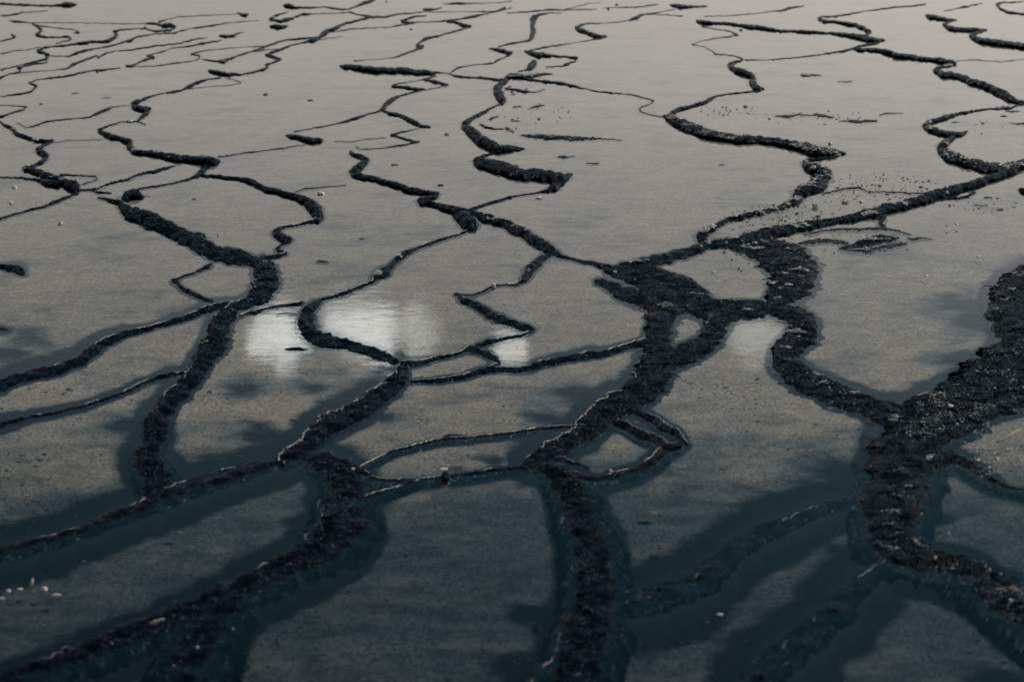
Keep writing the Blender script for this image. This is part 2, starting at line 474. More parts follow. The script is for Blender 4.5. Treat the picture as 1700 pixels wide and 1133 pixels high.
# ---------------------------------------------------------------- ridges, back of the flats first
FAR = 'thin dark ridges far back on the flats'
def far(label, path, **k):
    return ridge(label, path, group=FAR, halo=k.pop('halo', 0.35), **k)
far('straight dark ridge at the back left corner ending in a blunt tip', '-60,4,4 0,5,4 60,8,4 100,8,5 108,7,9 118,6,8 128,7,3')
far('long hairline ridge running level to the ring-shaped ridge at the back left', '15,34,4 30,35,5 50,37,2 120,37,1.5 225,39,1.5 245,38,2')
far('small closed ring of dark rock at the back left with water inside', '241,38,4 254,38,5 268,41,6 285,41,8 291,44,6 284,49,5 262,51,4 248,49,3 241,45,3 240,41,2')
far('s-shaped ridge under the level hairline at the back left', '50,37,2 62,44,4 70,50,5 60,57,6 75,61,4 100,61,3 112,60,4 118,65,4 92,72,2')
far('thin loop ridge bulging right beside the s-shaped ridge at the back left', '52,38,1.5 65,42,2 100,46,2 124,49,2 132,54,3 122,54,2')
far('winding knobbly ridge from the left edge up to the dark knob left of the ring', '0,116,3 40,106,3 55,103,5 78,97,6 80,90,7 62,84,6 75,77,4 110,75,4 140,70,6 160,68,5 180,67,6 194,59,7 190,51,6 200,49,3 225,47,2 243,46,3')
far('thin ridge climbing right just below the ring of dark rock at the back left', '80,92,2 105,93,2 117,92,5 130,86,5 165,79,3 190,74,3 203,70,4 216,66,6 228,60,3 260,55,2 290,54,3 315,47,2 350,42,4 375,38,2 430,33,1.5')
far('hooked hairline ridge at the left edge below the winding knobbly ridge', '-20,131,3 0,129,4 15,122,3 33,119,4 34,113,5 28,112,4 50,107,3 80,103,2')
far('long thin ridge with two notches running right towards the dark triangle', '33,120,2 60,118,2 90,116,1.5 115,112,3 120,106,6 135,101,4 160,92,3 163,96,4 172,89,4 190,84,2 220,82,3 245,77,3 300,71,3 325,64,3 345,62,2')
far('ridge with an arrow-shaped kink below the thin notched ridge', '0,160,2 48,153,4 55,149,5 61,143,6 47,137,3 62,132,2 95,127,3 120,124,4 148,117,3 162,116,4 200,112,2')
far('thin ridge with a dark arrowhead rising to the small dark triangle', '208,109,5 218,109,6 228,105,3 240,99,4 256,95,7 243,92,3 265,86,3 285,80,3 315,76,3 340,71,3 368,66,3', )
far('small dark triangular mound at the back left', '363,59,3 372,59,6 388,59,7 396,55,4 405,52,2', name='rock_mound', cat='mound')
far('hairline ridge curving round to the stepped ridge behind the left arch', '220,110,2 260,109,2 290,104,3 318,101,2 331,97,3 331,92,4 316,89,4 340,83,2 400,78,2 445,76,2')
far('stubby ridge with a bright notch behind the black oval knob', '333,97,2 355,101,4 372,102,7 380,98,5 395,92,3 410,86,2 440,81,2')
far('black oval knob of rock with hairline ridges trailing off both sides', '345,116,5 352,118,9 366,121,10 380,123,8 388,122,5 400,124,3 420,119,3 445,111,3 ')
far('thin ridge leaning left from under the black oval knob', '367,128,4 345,131,3 325,137,6 314,143,8 303,149,4 288,152,5 275,154,4')
far('hairline loop below the black oval knob', '375,129,1.5 392,133,2 401,137,2 385,141,1.5 340,144,1.5 312,147,2')
far('stepped s-shaped ridge above the left thick ridge', '275,154,2 255,158,3 240,162,6 222,171,9 222,177,11 240,181,11 250,179,5 246,186,9 236,194,9 228,201,3 240,206,2')
far('flat hairline loop at the left edge above the left column ridge', '-20,174,2 0,174,2 20,175,2 44,177,3 38,182,3 20,187,4 0,193,5 -20,196,4')
far('hairline ridge drifting right from the left column ridge', '28,203,1.5 43,212,2 58,208,3 78,201,3 115,197,2 150,194,3 162,188,6 180,180,4 188,177,2 215,174,1.5')
far('hairline ridge between the left column ridge and the left thick ridge', '88,237,2 110,233,1.5 170,231,1.5')
far('thin dark thread below the back left corner ridge', '0,26,3 20,24,3 35,20,2 80,17,1.5')
far('tiny crooked ridges at the left edge near the back', '0,68,3 15,64,4 26,61,5 18,56,4', halo=.1)
far('faint hairline ridge at the left edge under the tiny crooked one', '0,89,2 22,84,3 40,83,2 70,77,1.5')
far('small black knob at the back edge beside the ring', '393,21,3 400,23,7 409,24,5 414,23,2', name='rock_mound', cat='mound')
far('hairline ridge from the ring towards the small black knob at the back', '262,36,4 280,31,2 300,27,2 335,25,1.5 395,23,1.5')
# back centre
far('c-shaped knobbly ridge at the back left of centre', '479,19,2 458,25,5 448,31,5 466,34,6 480,30,7 488,28,4')
far('black lens of rock under the c-shaped knobbly ridge', '447,43,4 456,43,9 467,44,9 479,43,3', name='rock_mound', cat='mound')
far('knobbly thread from the round knob at the back edge running right', '470,8,5 479,8,9 489,11,4 516,12,4 539,11,3 557,14,4 577,15,3 592,10,3 602,5,5 615,1,6 630,-6,4')
far('thin ridge running from the c-shaped ridge to the middle of the back', '488,28,3 504,23,5 529,22,2 559,21,2 582,20,4 597,24,3 615,27,6')
far('beaded ridge descending left from the back centre with a zigzag foot', '850,12,3 835,16,2 825,18,3 774,19,1.5 706,19,2 660,23,3 638,28,4 617,27,6 587,35,4 572,38,5 553,46,8 545,49,6 540,54,11 531,61,6 521,66,8 503,70,3 481,75,3 458,84,6 440,91,3 452,94,6 467,98,5 450,104,4 441,107,6 445,112,5 425,118,4 405,124,2')
far('hairline branch leaving the beaded ridge to the right', '545,54,3 582,48,3 607,46,2 643,45,2 663,41,3 690,38,2')
far('thin twin line left of the beaded ridge', '360,101,2 400,91,2 445,75,3 471,66,3 503,63,4 529,61,3')
far('faint hairline left of the beaded ridge foot', '420,86,2 443,82,2 470,80,1')
far('short hairline stub right of the beaded ridge', '528,66,2 545,63,1.5 570,60,1.5')
far('black v-shaped knob on a thin line right of the beaded ridge', '709,25,2 686,27,3 671,32,4 666,34,5 676,37,6 691,36,3 724,35,2 741,34,3')
far('knobbly ridge dropping left from the black knob to above the long black bar', '840,12,6 812,21,3 782,27,5 762,31,3 741,34,4 757,36,7 768,40,9 782,43,4 762,49,4 731,58,3 704,64,7 697,70,4 692,75,8 703,76,6 688,83,4 676,87,4 655,95,3 638,97,2 607,99,1.5 587,101,3')
far('small black lens of rock at the back right of the beaded ridge', '702,15,4 713,15,6 726,14,3 734,12,2', name='rock_mound', cat='mound')
far('thread along the back edge right of the small black lens', '736,6,2 764,4,4 779,5,2 825,4,1.5 850,1,2')
ridge('long straight black bar of rock behind the middle pools', '563,109,3 570,110,9 590,111,12 622,114,13 673,117,13 705,120,12 716,121,8 724,119,4 744,121,2', group=FAR, halo=.2)
far('angular z-shaped ridge hanging under the long black bar', '724,124,5 712,130,4 690,134,2 663,138,3 650,143,4 673,145,8 688,147,7 706,148,2')
far('short black wedge right of the z-shaped ridge under the long bar', '704,132,5 724,136,8 744,140,4 730,144,2 706,149,2 680,154,3')
far('thin ridge zigzagging down from the long bar to the black pill-shaped bar', '690,152,3 663,159,4 652,164,9 643,171,12 636,180,9 630,184,4 608,190,3 592,195,6 560,205,3 534,210,3 505,215,2 488,219,3')
far('short black pill-shaped bar left of centre', '474,224,4 480,225,9 496,228,12 518,232,13 530,232,11 536,231,6', name='rock_ridge')
far('hairline from the pill-shaped bar drifting down to the left thick ridge', '516,238,2 490,242,2 473,245,3 445,249,2 420,252,3 395,255,2 362,261,3')
far('thick s-curved ridge just right of the zigzag ridge', '632,182,3 645,187,8 665,190,8 680,198,10 698,208,9 715,211,4')
far('thin broken line with a knobbly hook above the centre winding ridge', '695,213,2 665,219,3 648,224,6 657,226,6 672,231,6 685,234,6 697,235,3 670,240,4 640,245,3 600,248,2 590,243,2')
far('dotted hairline left of the knobbly hook', '555,234,1.5 580,235,2 600,232,2 640,228,2')
ridge('winding ridge from the knobbly hook down to the dark knot in the middle', '583,249,4 580,255,9 598,260,9 611,266,8 600,274,13 588,283,12 586,289,11 600,293,11 620,297,10 650,303,11 680,314,12 705,318,10 727,321,8 722,328,7 699,330,8 697,336,10 724,340,12 749,347,14 767,352,18 775,356,20')
far('hairline ridge running right from the winding centre ridge to the beaded column', '840,21,2 875,19,3 911,15,3 936,16,2 967,15,2 992,15,1.5')
far('hairline at the back edge above the beaded column', '924,17,2 956,11,2 974,6,2 1000,3,1')
far('faint dotted hairline at the back right of the beaded column', '1000,12,1.5 1053,11,2 1068,10,3 1093,6,2')
far('upright beaded column ridge near the back centre', '934,21,1.5 916,21,2 896,23,4 887,28,12 884,40,10 886,52,12 885,60,10 879,67,5 863,69,4 840,73,3 826,77,2')
far('curved ridge with a tapering black tail right of the beaded column', '1048,32,2 1027,36,2 1000,38,1.5 975,39,3 961,42,6 956,46,9 972,53,10 986,58,10 998,60,8 1008,60,3 985,65,3 950,71,2 915,76,3 895,80,3 875,84,2')
far('small dark wedge on a hairline behind the curved ridge', '1121,15,2 1100,19,2 1072,23,3 1062,26,8 1050,31,6 1044,34,3')
far('faint hairline right of the small dark wedge', '1072,23,2 1108,24,2 1134,26,3')
far('black leaf-shaped bar near the back edge right of centre', '1111,7,3 1120,8,8 1135,10,9 1150,10,5 1175,10,2', name='rock_mound', cat='mound')
far('short black slanting bar behind the rocky knot', '811,80,4 822,81,7 838,84,8 850,87,7 848,90,3 835,96,3 823,100,5 820,104,3 787,107,2 759,112,3 749,120,3')
far('thin black bridge from the long bar to the rocky knot', '744,121,3 754,126,4 787,128,5 815,130,6 838,132,6')
far('black bar with a long thin tail bent back like a hook', '870,84,5 880,87,9 895,90,10 908,91,8 934,93,4 958,96,5 955,101,3 941,105,6 934,109,3 905,111,2')
far('small upright clot of rock above the rocky knot', '884,100,14 886,104,16 884,110,12 876,115,4 860,118,3', name='rock_mound', cat='mound')
ridge('rocky knot with pale chips where four thin ridges meet at the back centre', '838,133,5 843,125,9 858,125,12 872,127,9 888,125,7 905,122,4 918,122,2', crust=.5, group=FAR, halo=.3)
far('long thin ridge curving right from the rocky knot to the right thick ridge', '862,128,7 880,132,6 898,134,6 926,136,6 944,140,7 967,146,3 997,152,3 1027,155,3 1050,157,3 1068,162,3 1086,167,3 1079,173,2 1063,178,3 1063,185,3 1078,190,3 1100,194,3')
ridge('upright jagged ridge below the rocky knot', '842,130,10 828,142,14 824,150,16 830,159,22 837,167,14 828,173,4 815,179,4 795,190,7 780,198,10 771,206,14', group=FAR, halo=.3)
ridge('thick hook-shaped black ridge behind the flat chip-strewn pool', '769,204,10 771,212,18 785,220,22 795,230,24 812,240,24 832,245,18 850,246,12 872,247,3', halo=.4)
far('smeared low streak right of the upright jagged ridge', '838,146,5 855,148,5 868,151,6 888,153,3 905,148,2', halo=.1)
far('small low streak inside the hook-shaped ridge', '796,205,4 806,211,5 822,214,3 838,214,2', halo=.1)
far('tiny dark comma inside the hook-shaped ridge', '812,199,4 817,195,5 828,193,2', halo=.1)
ridge('blunt black ridge like a boot in front of the hook-shaped ridge', '866,248,3 838,252,3 810,256,4 796,261,10 789,268,16 802,274,22 830,281,24 866,286,23 900,291,22 922,296,20 936,297,18 945,291,8 951,289,3', crust=.0, halo=.6)
ridge('narrow toe of the boot ridge trailing down left to the dark knot', '938,294,10 930,302,18 921,309,16 910,316,7 891,320,3 865,324,3 845,327,4 835,331,6 815,337,6 795,343,6 779,348,6', halo=.5)
ridge('dark knot of rock where the centre ridges meet', '752,352,10 764,360,24 773,368,34 780,372,30 790,380,12', halo=.7, rim=.35)
ridge('ridge running right from the dark knot to the pale chips and the tangled mass', '775,354,20 800,361,15 825,365,14 848,378,18 865,386,18 890,400,22 914,415,18 931,426,7 954,431,6 982,437,8 1000,443,10', crust=.12, halo=.6)
# back right
ridge('thick black ridge with a white crusted top curving right behind the wide pool', '1100,193,4 1108,193,12 1124,200,22 1144,210,24 1160,216,24 1182,225,20 1220,229,18 1268,233,17 1300,237,16 1333,244,22 1359,251,24 1384,253,18 1404,254,5', crust=.75, halo=.5)
far('jagged ridge of two dark steps above the white-crusted ridge', '1234,99,3 1220,103,6 1211,108,9 1222,116,14 1240,121,14 1250,127,12 1249,137,18 1254,145,14 1270,147,4 1245,152,4 1215,155,4 1194,158,4 1180,163,8 1168,170,8 1150,175,6 1130,180,9 1112,190,12', crust=.12)
far('hairline thread wandering between the black bar and the two dark steps', '1163,40,3 1167,44,3 1182,47,2 1212,51,3 1226,58,4 1194,62,2 1167,67,2 1148,73,2 1167,77,2 1182,84,2 1186,89,3 1220,92,2 1235,98,3')
far('hairline from the two dark steps rising right to the big zigzag ridge', '1236,99,3 1270,99,2 1316,96,3 1361,90,3 1392,85,4 1415,80,5')
far('long black bar sweeping right into the big zigzag ridge', '1155,34,4 1167,36,8 1207,38,6 1235,42,8 1268,46,7 1295,51,6 1346,52,6 1381,54,7 1412,58,9 1432,62,14 1450,66,12 1470,66,4')
far('u-turned black ridge on top of the long sweeping bar', '1538,6,3 1508,10,3 1485,11,3 1435,18,2 1412,22,3 1389,26,4 1366,27,4 1359,31,7 1368,34,8 1384,35,5 1407,38,8 1422,41,8 1434,46,10 1446,53,7 1436,58,4')
ridge('big black zigzag ridge descending to the right edge', '1470,66,3 1450,71,4 1435,74,4 1414,80,4 1425,81,9 1445,82,9 1473,85,10 1493,91,12 1523,96,10 1561,99,11 1579,102,11 1588,104,6 1574,109,5 1556,113,6 1551,117,9 1561,121,13 1586,125,13 1607,133,15 1637,143,15 1657,152,18 1675,161,18 1690,169,10 1710,168,5', crust=.1, group=FAR, halo=.3)
far('hairline going right off the middle of the big zigzag ridge', '1588,100,2 1620,99,2 1660,102,2 1710,97,2', halo=.1)
far('three-stepped black ridge at the back right corner', '1536,25,6 1542,26,9 1556,29,11 1574,32,8 1590,33,3 1578,36,4 1566,40,8 1578,46,11 1600,48,10 1630,49,8 1640,49,3 1622,54,6 1611,60,8 1624,66,13 1650,70,13 1712,77,14')
far('thin black line curling in at the right edge near the back', '1700,2,2 1685,3,3 1665,3,3 1655,6,6 1660,13,6 1670,18,6 1688,21,5 1710,23,5')
far('dashed hairline above the three-stepped ridge', '1566,18,2 1585,14,2 1599,11,4 1632,5,2')
far('faint dashed line at the back right of the leaf-shaped bar', '1169,26,2 1204,26,1.5 1250,22,2 1285,18,2 1300,16,4 1313,12,4 1336,9,2')
ridge('crusted ridge bending back on itself below the big zigzag', '1705,170,5 1675,178,4 1637,181,4 1594,187,6 1574,193,9 1548,201,9 1534,208,9 1545,215,13 1574,223,15 1596,221,11 1606,218,4', crust=.45, halo=.5)
ridge('crusted ridge running down to the crossing at the right edge', '1586,226,8 1570,236,16 1563,247,20 1581,260,20 1612,271,19 1637,279,20 1665,283,20 1710,270,16', crust=.5, halo=.6)
ridge('knobbly pale-flecked ridge stepping down left to the crust-strewn shelf', '1396,256,3 1365,262,5 1338,266,7 1336,272,14 1356,282,20 1372,291,28 1365,302,26 1345,311,24 1328,321,20 1330,330,16 1300,343,9 1270,351,9 1235,358,10 1207,366,9 1182,379,10 1165,389,14 1160,397,12 1178,402,16 1200,404,16', crust=.7, halo=.7)
ridge('long diagonal ridge falling from the right crossing to the big dark blob', '1690,280,14 1645,295,15 1619,305,16 1586,314,18 1554,323,18 1523,333,18 1485,343,18 1447,352,18 1409,361,16 1371,369,14 1333,375,16 1300,382,20 1270,388,24 1235,398,22 1205,402,14', crust=.22, halo=.6)
ridge('thin spur under the upper end of the long diagonal ridge', '1545,327,7 1560,331,4 1590,329,4 1608,325,5 1620,319,4', halo=.2)
ridge('broken thin line above the long diagonal ridge', '1365,322,3 1385,317,3 1402,313,3 1425,311,4 1440,318,2 1485,319,3 1513,321,3 1540,320,2', halo=.1, rough=.6)
# algae mats of the right pool
ridge('dark arched streak of algae left of the pebbly mat', '1321,409,4 1328,405,7 1346,401,9 1376,399,10 1395,402,9 1408,406,6', halo=.1, name='algae_mat', cat='algae mat', group='low algae mats in the right pool', hmul=.35)
ridge('pebbly dark mat with white stones on it in the right pool', '1395,412,4 1412,409,10 1432,405,16 1455,398,18 1475,397,16 1492,394,5', crust=.7, halo=.15, name='algae_mat', cat='algae mat', group='low algae mats in the right pool', hmul=.6)
ridge('thin ragged mat just in front of the pebbly mat', '1392,413,3 1412,417,6 1438,418,8 1455,412,6 1485,407,10 1506,405,4', halo=.1, name='algae_mat', cat='algae mat', group='low algae mats in the right pool', hmul=.4)
ridge('long thin mat curving behind the pebbly mat', '1336,390,3 1365,384,4 1395,381,5 1447,380,7 1470,380,6 1490,384,5 1512,390,3', halo=.1, name='algae_mat', cat='algae mat', group='low algae mats in the right pool', hmul=.4)
ridge('short upright mat joining the thin mat to the long diagonal ridge', '1464,356,6 1467,364,9 1462,372,10 1470,380,9', halo=.1, name='algae_mat', cat='algae mat', group='low algae mats in the right pool', hmul=.4)
ridge('small mat off the right end of the curved thin mat', '1505,396,3 1518,397,8 1535,395,3 1548,398,2', halo=.1, name='algae_mat', cat='algae mat', group='low algae mats in the right pool', hmul=.4)
# islets
ISL = 'low dark islets standing in the shallow water'
def islet(label, path, **k):
    return ridge(label, path, group=ISL, name='rock_islet', cat='islet', halo=.1, hmul=k.pop('hmul', .6), **k)
islet('long low lens-shaped islet with a pointed tail in the middle of the back', '864,224,3 880,226,8 903,227,11 930,228,10 954,229,10 985,230,7 1005,231,4 1032,232,2', crust=.15)
islet('thin islet with pale crust right of the white-crusted ridge bend', '1285,192,2 1310,193,6 1328,190,4 1345,192,4 1356,190,7 1384,195,5', crust=.3)
islet('clotted dark islet of two lumps in the back right pool', '1392,201,2 1408,201,5 1422,203,10 1435,201,7 1457,200,6')
islet('small comma-shaped islet above the clotted two-lump islet', '1460,191,4 1468,189,6 1478,188,4 1500,187,1.5')
islet('flat dark islet with a white fleck near the back right', '1330,125,3 1342,126,5 1350,125,6 1364,125,3', crust=.3)
islet('small thread of rock right of the flat white-flecked islet', '1390,135,2 1405,136,3 1414,134,4')
islet('lens of rock with water ripples round it in the bright reflecting pool', '472,580,3 480,581,8 498,581,9 511,582,3')
islet('low speckled islet on the thin bright rim in the middle foreground', '740,725,3 748,723,5 762,723,5 774,724,2', crust=.2)
islet('small ringed speck of rock left of the winding centre rim', '526,434,3 535,434,5 545,434,2', rim=.8)
islet('short dark sliver in the bright pool beside the left centre ridge', '459,522,2 475,521,4 500,522,3')
islet('twin specks of dark rock left of the dark boot ridge', '925,261,2 936,261,8 944,260,3 955,259,2')
islet('small flat dark sliver right of the twin specks', '973,270,2 984,272,4 995,271,2')
islet('dark dash in the back left pool', '118,154,2 125,155,3 131,154,1.5')
islet('dark sliver left of the small clot near the back left', '169,162,1.5 178,162,3 184,161,1.5')
islet('tiny islet with a hollow below the thin streak right of the jagged ridge', '851,178,3 858,176,4 866,177,3')
islet('slanting smear islet right of the tiny hollow islet', '879,180,3 885,178,7 897,175,4 905,174,2')
islet('tiny dash islet above the long lens islet', '849,201,2 855,201,4 864,201,2')
islet('crumbly islet with white stones at the tip of the long lens islet', '838,212,8 845,214,8 851,218,4', crust=.6)
islet('dark flat islet near the right edge under the big zigzag', '1668,184,2 1680,185,5 1694,184,2')
islet('faint flat islet at the right edge below the dark flat one', '1676,204,2 1690,206,5 1704,205,3')
islet('dark speck at the right edge of the back right pool', '1579,203,2 1586,203,4 1594,203,2')
islet('black speck in the left arched pool', '318,330,2 321,331,4 326,331,2')
islet('thin dark dash on the right of the wide centre pool', '1193,273,2 1198,273,3 1203,273,1.5')
islet('flat dark dash above the diagonal ridge right end', '1633,328,3 1640,328,4 1648,328,3')
islet('ragged greenish fleck below the flat dark dash at the right', '1618,339,2 1628,342,3 1640,341,2')
islet('small dark knob at the notched right edge', '1691,314,8 1700,315,11 1712,315,10', hmul=1.2)
islet('dark flat fleck before the right edge mound', '1633,475,2 1640,476,4 1648,475,2')
islet('dark lump of rock standing in front of the small centre-right pool', '1195,500,4 1203,499,9 1215,500,5 1222,500,3', hmul=1.3)

# ---------------------------------------------------------------- left side, middle distance
ridge('left column ridge of stacked dark steps', '-20,199,4 0,201,4 5,207,6 22,213,8 26,221,9 45,227,9 60,231,9 78,234,8 90,232,5 82,237,4 68,243,8 61,249,10 70,255,14 80,259,9 72,267,8 55,275,7 38,280,7 55,284,11 75,289,14 95,296,12 105,303,16 122,310,22 130,316,14', halo=.6, crust=.05)
ridge('thin black line entering from the left edge to the column ridge', '-30,294,3 0,294,3 30,295,3 48,296,5 60,298,6 80,302,12 101,307,12', halo=.4)
ridge('thin ridge slanting from the foot of the column ridge to the left edge', '130,318,5 115,326,5 96,334,6 76,342,5 50,348,4 30,354,4 0,363,4 -30,370,4', rim=.1)
ridge('hairline loop right of the left column ridge', '99,290,5 115,290,3 157,293,3 162,298,2 150,302,2 137,306,3', halo=.2)
ridge('thin twisted ridge linking the column ridge with the left thick ridge', '130,316,4 142,315,4 162,313,3 175,307,4 185,303,4 213,298,4 223,292,4 240,287,4 256,285,6 273,279,5 291,275,2', rim=.15, halo=.3)
ridge('short dark dash under the thin twisted ridge', '150,316,2 162,319,4 185,320,3', halo=.2)
ridge('left thick ridge of overlapping black steps with a glinting crest', '240,206,2 228,201,3 203,202,3 180,208,4 163,215,5 168,220,9 190,227,11 200,230,9 215,235,13 214,243,14 222,252,12 240,254,12 262,256,13 290,262,15 310,264,14 330,265,15 350,267,17 363,269,10', crust=.08, halo=.5)
ridge('thin arched ridge above the left arch-shaped pool', '345,271,8 338,280,9 329,290,8 314,297,4 286,305,3 240,312,4 218,317,4 212,322,10', halo=.4)
ridge('black ridge arching right and down round the left arch-shaped pool', '332,291,5 367,293,7 405,298,8 422,303,10 440,314,11 466,319,11 483,325,12 506,331,16 519,343,20 528,353,20 531,362,14 521,367,6 491,374,3 470,377,5 458,385,14 468,394,16 483,398,10 471,405,4 458,414,7 470,418,8 478,421,5 462,425,7 440,429,10', rim=.2, halo=.55)
ridge('hairline stub right of the arched black ridge', '490,319,2 507,313,3 540,310,2 575,307,1.5', halo=.2)
ridge('heavy shaggy ridge running down right from the arch-shaped pool', '162,327,3 182,332,7 200,337,10 204,347,22 220,357,26 243,364,25 268,374,28 291,384,29 314,396,30 337,409,30 362,421,28 390,429,27 418,434,24 432,438,24', halo=.7)
ridge('knob of dark rock at the head of the heavy shaggy ridge', '208,334,10 212,325,16 222,322,18 234,325,9 240,326,3', halo=.4, hmul=1.2)
ridge('dark column descending from the arch-shaped pool towards the left foreground', '440,424,10 436,436,30 440,452,42 447,468,46 440,484,38 420,500,26 400,507,18 382,516,22 376,530,30 362,551,40 363,570,44 350,588,36 332,611,30 319,628,28 304,646,32 286,666,30 266,687,30', rim=.3, halo=.8, crust=.04)
ridge('lower bulging end of the dark column in the left foreground', '272,684,26 262,704,42 264,718,40 254,737,26 243,753,38 241,770,50 253,786,54 264,806,50 262,830,44 250,846,30', rim=.25)
ridge('thin angular ridge round the small pool left of the dark column', '352,438,4 346,443,10 330,449,5 316,455,4 286,466,6 297,470,9 303,479,8 322,489,10 340,496,8 354,501,8', rim=.15, halo=.5)
ridge('ridge falling left from the dark column to the left edge', '415,494,5 395,503,9 365,508,14 340,516,14 316,526,11 291,533,11 262,541,8 240,547,8 203,556,13 177,566,16 152,584,22 134,600,20 101,613,18 63,621,20 25,630,22 0,641,20 -40,655,22', rim=.45)
ridge('second thinner ridge falling left from the dark column', '314,619,7 278,623,9 248,632,7 218,646,8 203,654,6 142,674,7 122,680,6 80,688,5 51,693,6 8,703,9 -30,716,10', rim=.35)
ridge('dark stub ridge at the left edge above the dark dead-end', '-30,436,6 0,441,8 15,444,12 32,448,15 40,455,10', halo=1.0)
ridge('faint dark clump at the left edge below the stub ridge', '-20,545,6 0,546,8 14,548,5', halo=.9, hmul=.5)
ridge('long submerged ridge sweeping from the left centre junction to the left edge', '470,768,8 440,775,16 400,788,20 354,803,20 300,817,24 253,835,26 215,850,22 152,873,18 89,895,18 0,917,20 -60,935,22', rim=.12, halo=1.1)
ridge('narrow bright-lipped line above the long submerged ridge', '430,768,5 405,775,6 354,785,6 329,795,6 291,808,8 262,822,8', rim=.5, halo=.6, hmul=.7)

# ---------------------------------------------------------------- centre
ridge('dark curved ridge between the two bright reflecting pools', '536,498,5 526,503,12 516,512,20 511,526,28 508,541,32 516,555,30 530,564,26 562,571,21 597,580,20 635,591,18 663,601,16', rim=.3, halo=.5)
ridge('short broken ridge left of the curved ridge between the bright pools', '505,503,10 480,507,6 458,510,6 440,513,4 428,519,8 412,520,6 398,526,4', rim=.5, halo=.3)
ridge('thin mossy ridge rising right to the dark knot in the middle', '534,498,6 555,493,6 572,487,8 597,477,8 622,467,6 626,458,14 638,452,18 650,438,10 673,422,11 693,412,6 724,400,6 745,394,4 765,388,4 780,381,5', rim=.3, crust=.1, halo=.8)
ridge('zigzag ridge along the right of the brightest pool', '753,488,4 762,490,8 766,499,13 779,503,12 800,514,18 825,527,18 848,538,18 868,545,15 888,547,6', rim=.3, halo=.4)
ridge('thin knobbly ridge climbing to the pale chips at the centre', '762,489,3 785,491,4 800,486,6 817,475,6 835,473,3 855,473,5 871,466,10 878,455,15 886,443,18 900,428,13 915,422,6', rim=.2, crust=.15, halo=.4)
ridge('ridge under the brightest pool closing it towards the right', '886,549,5 868,557,6 848,561,6 812,569,10 779,579,9 762,588,7 711,600,9 690,604,12 665,604,14', rim=.6, halo=.5)
ridge('short ridge dividing the small pale pool from the narrow strip pool', '775,581,8 790,583,10 807,588,12 822,597,12 830,604,7 815,610,8', rim=.3, halo=.4)
ridge('long ridge running right from the narrow strip pool to the tangled mass', '680,634,6 710,634,7 736,632,9 774,625,11 812,614,11 848,614,10 878,612,12 903,604,12 941,597,14 979,591,14 1017,583,12 1048,574,12 1075,566,14', rim=.4, halo=.6)
ridge('white-lipped ridge descending left from below the brightest pool', '668,602,14 668,618,24 656,636,32 640,652,36 612,672,38 582,688,36 554,702,36 529,720,36 509,740,36 484,760,30 462,772,16', rim=1.0, halo=1.0, crust=.03)
ridge('dark ridge from the left centre junction to the start of the thin bright rim', '480,757,20 509,754,26 542,764,28 572,776,26 597,785,14 612,790,8', rim=.25, halo=.5)
ridge('broad black trunk ridge sinking into the left foreground', '520,766,22 540,778,40 570,795,60 577,818,78 574,840,84 572,860,88 566,885,84 548,905,74 512,924,58 471,943,50 420,970,44 380,988,44 340,1003,44 304,1022,44 228,1050,40 152,1083,38 50,1116,36 -40,1150,36', rim=.2, halo=.9)
ridge('wide submerged branch dropping off the bottom edge at the left', '400,992,40 360,1020,70 335,1060,90 322,1100,100 310,1170,120', rim=0, halo=.9, hmul=.25)
ridge('thin bright rim arcing right to the dark diagonal trunk', '597,777,4 620,766,5 648,751,5 698,738,5 735,731,5 774,728,5 810,724,5 848,720,5 891,713,5 949,709,7 975,710,12', rim=.9, halo=.5)
ridge('lower thin rim carrying the dark stone', '612,793,8 640,799,8 673,797,6 705,796,6 736,793,6 774,788,8 825,781,9 848,779,8 875,778,12', rim=.5, halo=.5)
ridge('short bright-lipped stub below the lower thin rim', '605,828,12 617,823,9 648,813,6 678,803,5 700,798,4', rim=.7, halo=.5)
ridge('shaggy dark mass of rock between the centre pools', '997,441,10 1012,447,23 1030,452,29 1050,462,26 1075,475,39 1100,492,60 1110,510,58 1102,530,52 1092,548,46 1086,563,46', hmul=0.7, halo=.5, crust=.06, rim=.1)
ridge('lower lip of the shaggy dark mass beside the small oval puddle', '986,467,8 997,469,16 1017,480,25 1045,488,28 1068,498,32 1090,510,35 1104,524,32', hmul=0.7, halo=.7, rim=.2)
ridge('upper arm of the shaggy dark mass reaching right to the crusted shelf', '1018,446,14 1040,443,18 1060,440,21 1093,430,21 1131,422,21 1161,412,17 1185,405,18 1215,402,23', hmul=0.8, crust=.15, halo=.5)
ridge('black shoulder ridge on the left of the small centre-right pool', '1052,446,23 1075,453,31 1106,463,31 1135,475,29 1160,483,21 1176,489,13', hmul=0.7, halo=.3)
ridge('shaggy saddle in front of the small centre-right pool', '1110,497,38 1140,502,48 1169,510,50 1207,516,45 1245,514,38 1275,508,38', hmul=0.6, crust=.06, halo=.3, rim=.1)
ridge('shaggy neck right of the tiny round puddle', '1210,516,36 1196,532,42 1188,550,38 1180,566,36 1160,582,40 1130,594,44 1100,602,44', hmul=0.6, halo=.5, rim=.1)
ridge('big black bulging blob with white crust right of the small pool', '1205,402,15 1228,404,29 1255,414,46 1285,425,68 1310,438,81 1318,455,84 1316,472,75 1300,488,55 1278,502,37', hmul=0.8, crust=.4, halo=.5)
ridge('dark diagonal trunk falling left from the tangled mass', '1094,560,48 1092,578,55 1094,598,64 1092,620,66 1078,640,64 1046,661,51 1012,683,51 985,703,51 959,725,37 934,740,35 903,757,33 875,771,22', hmul=0.8, rim=.65, halo=1.0)
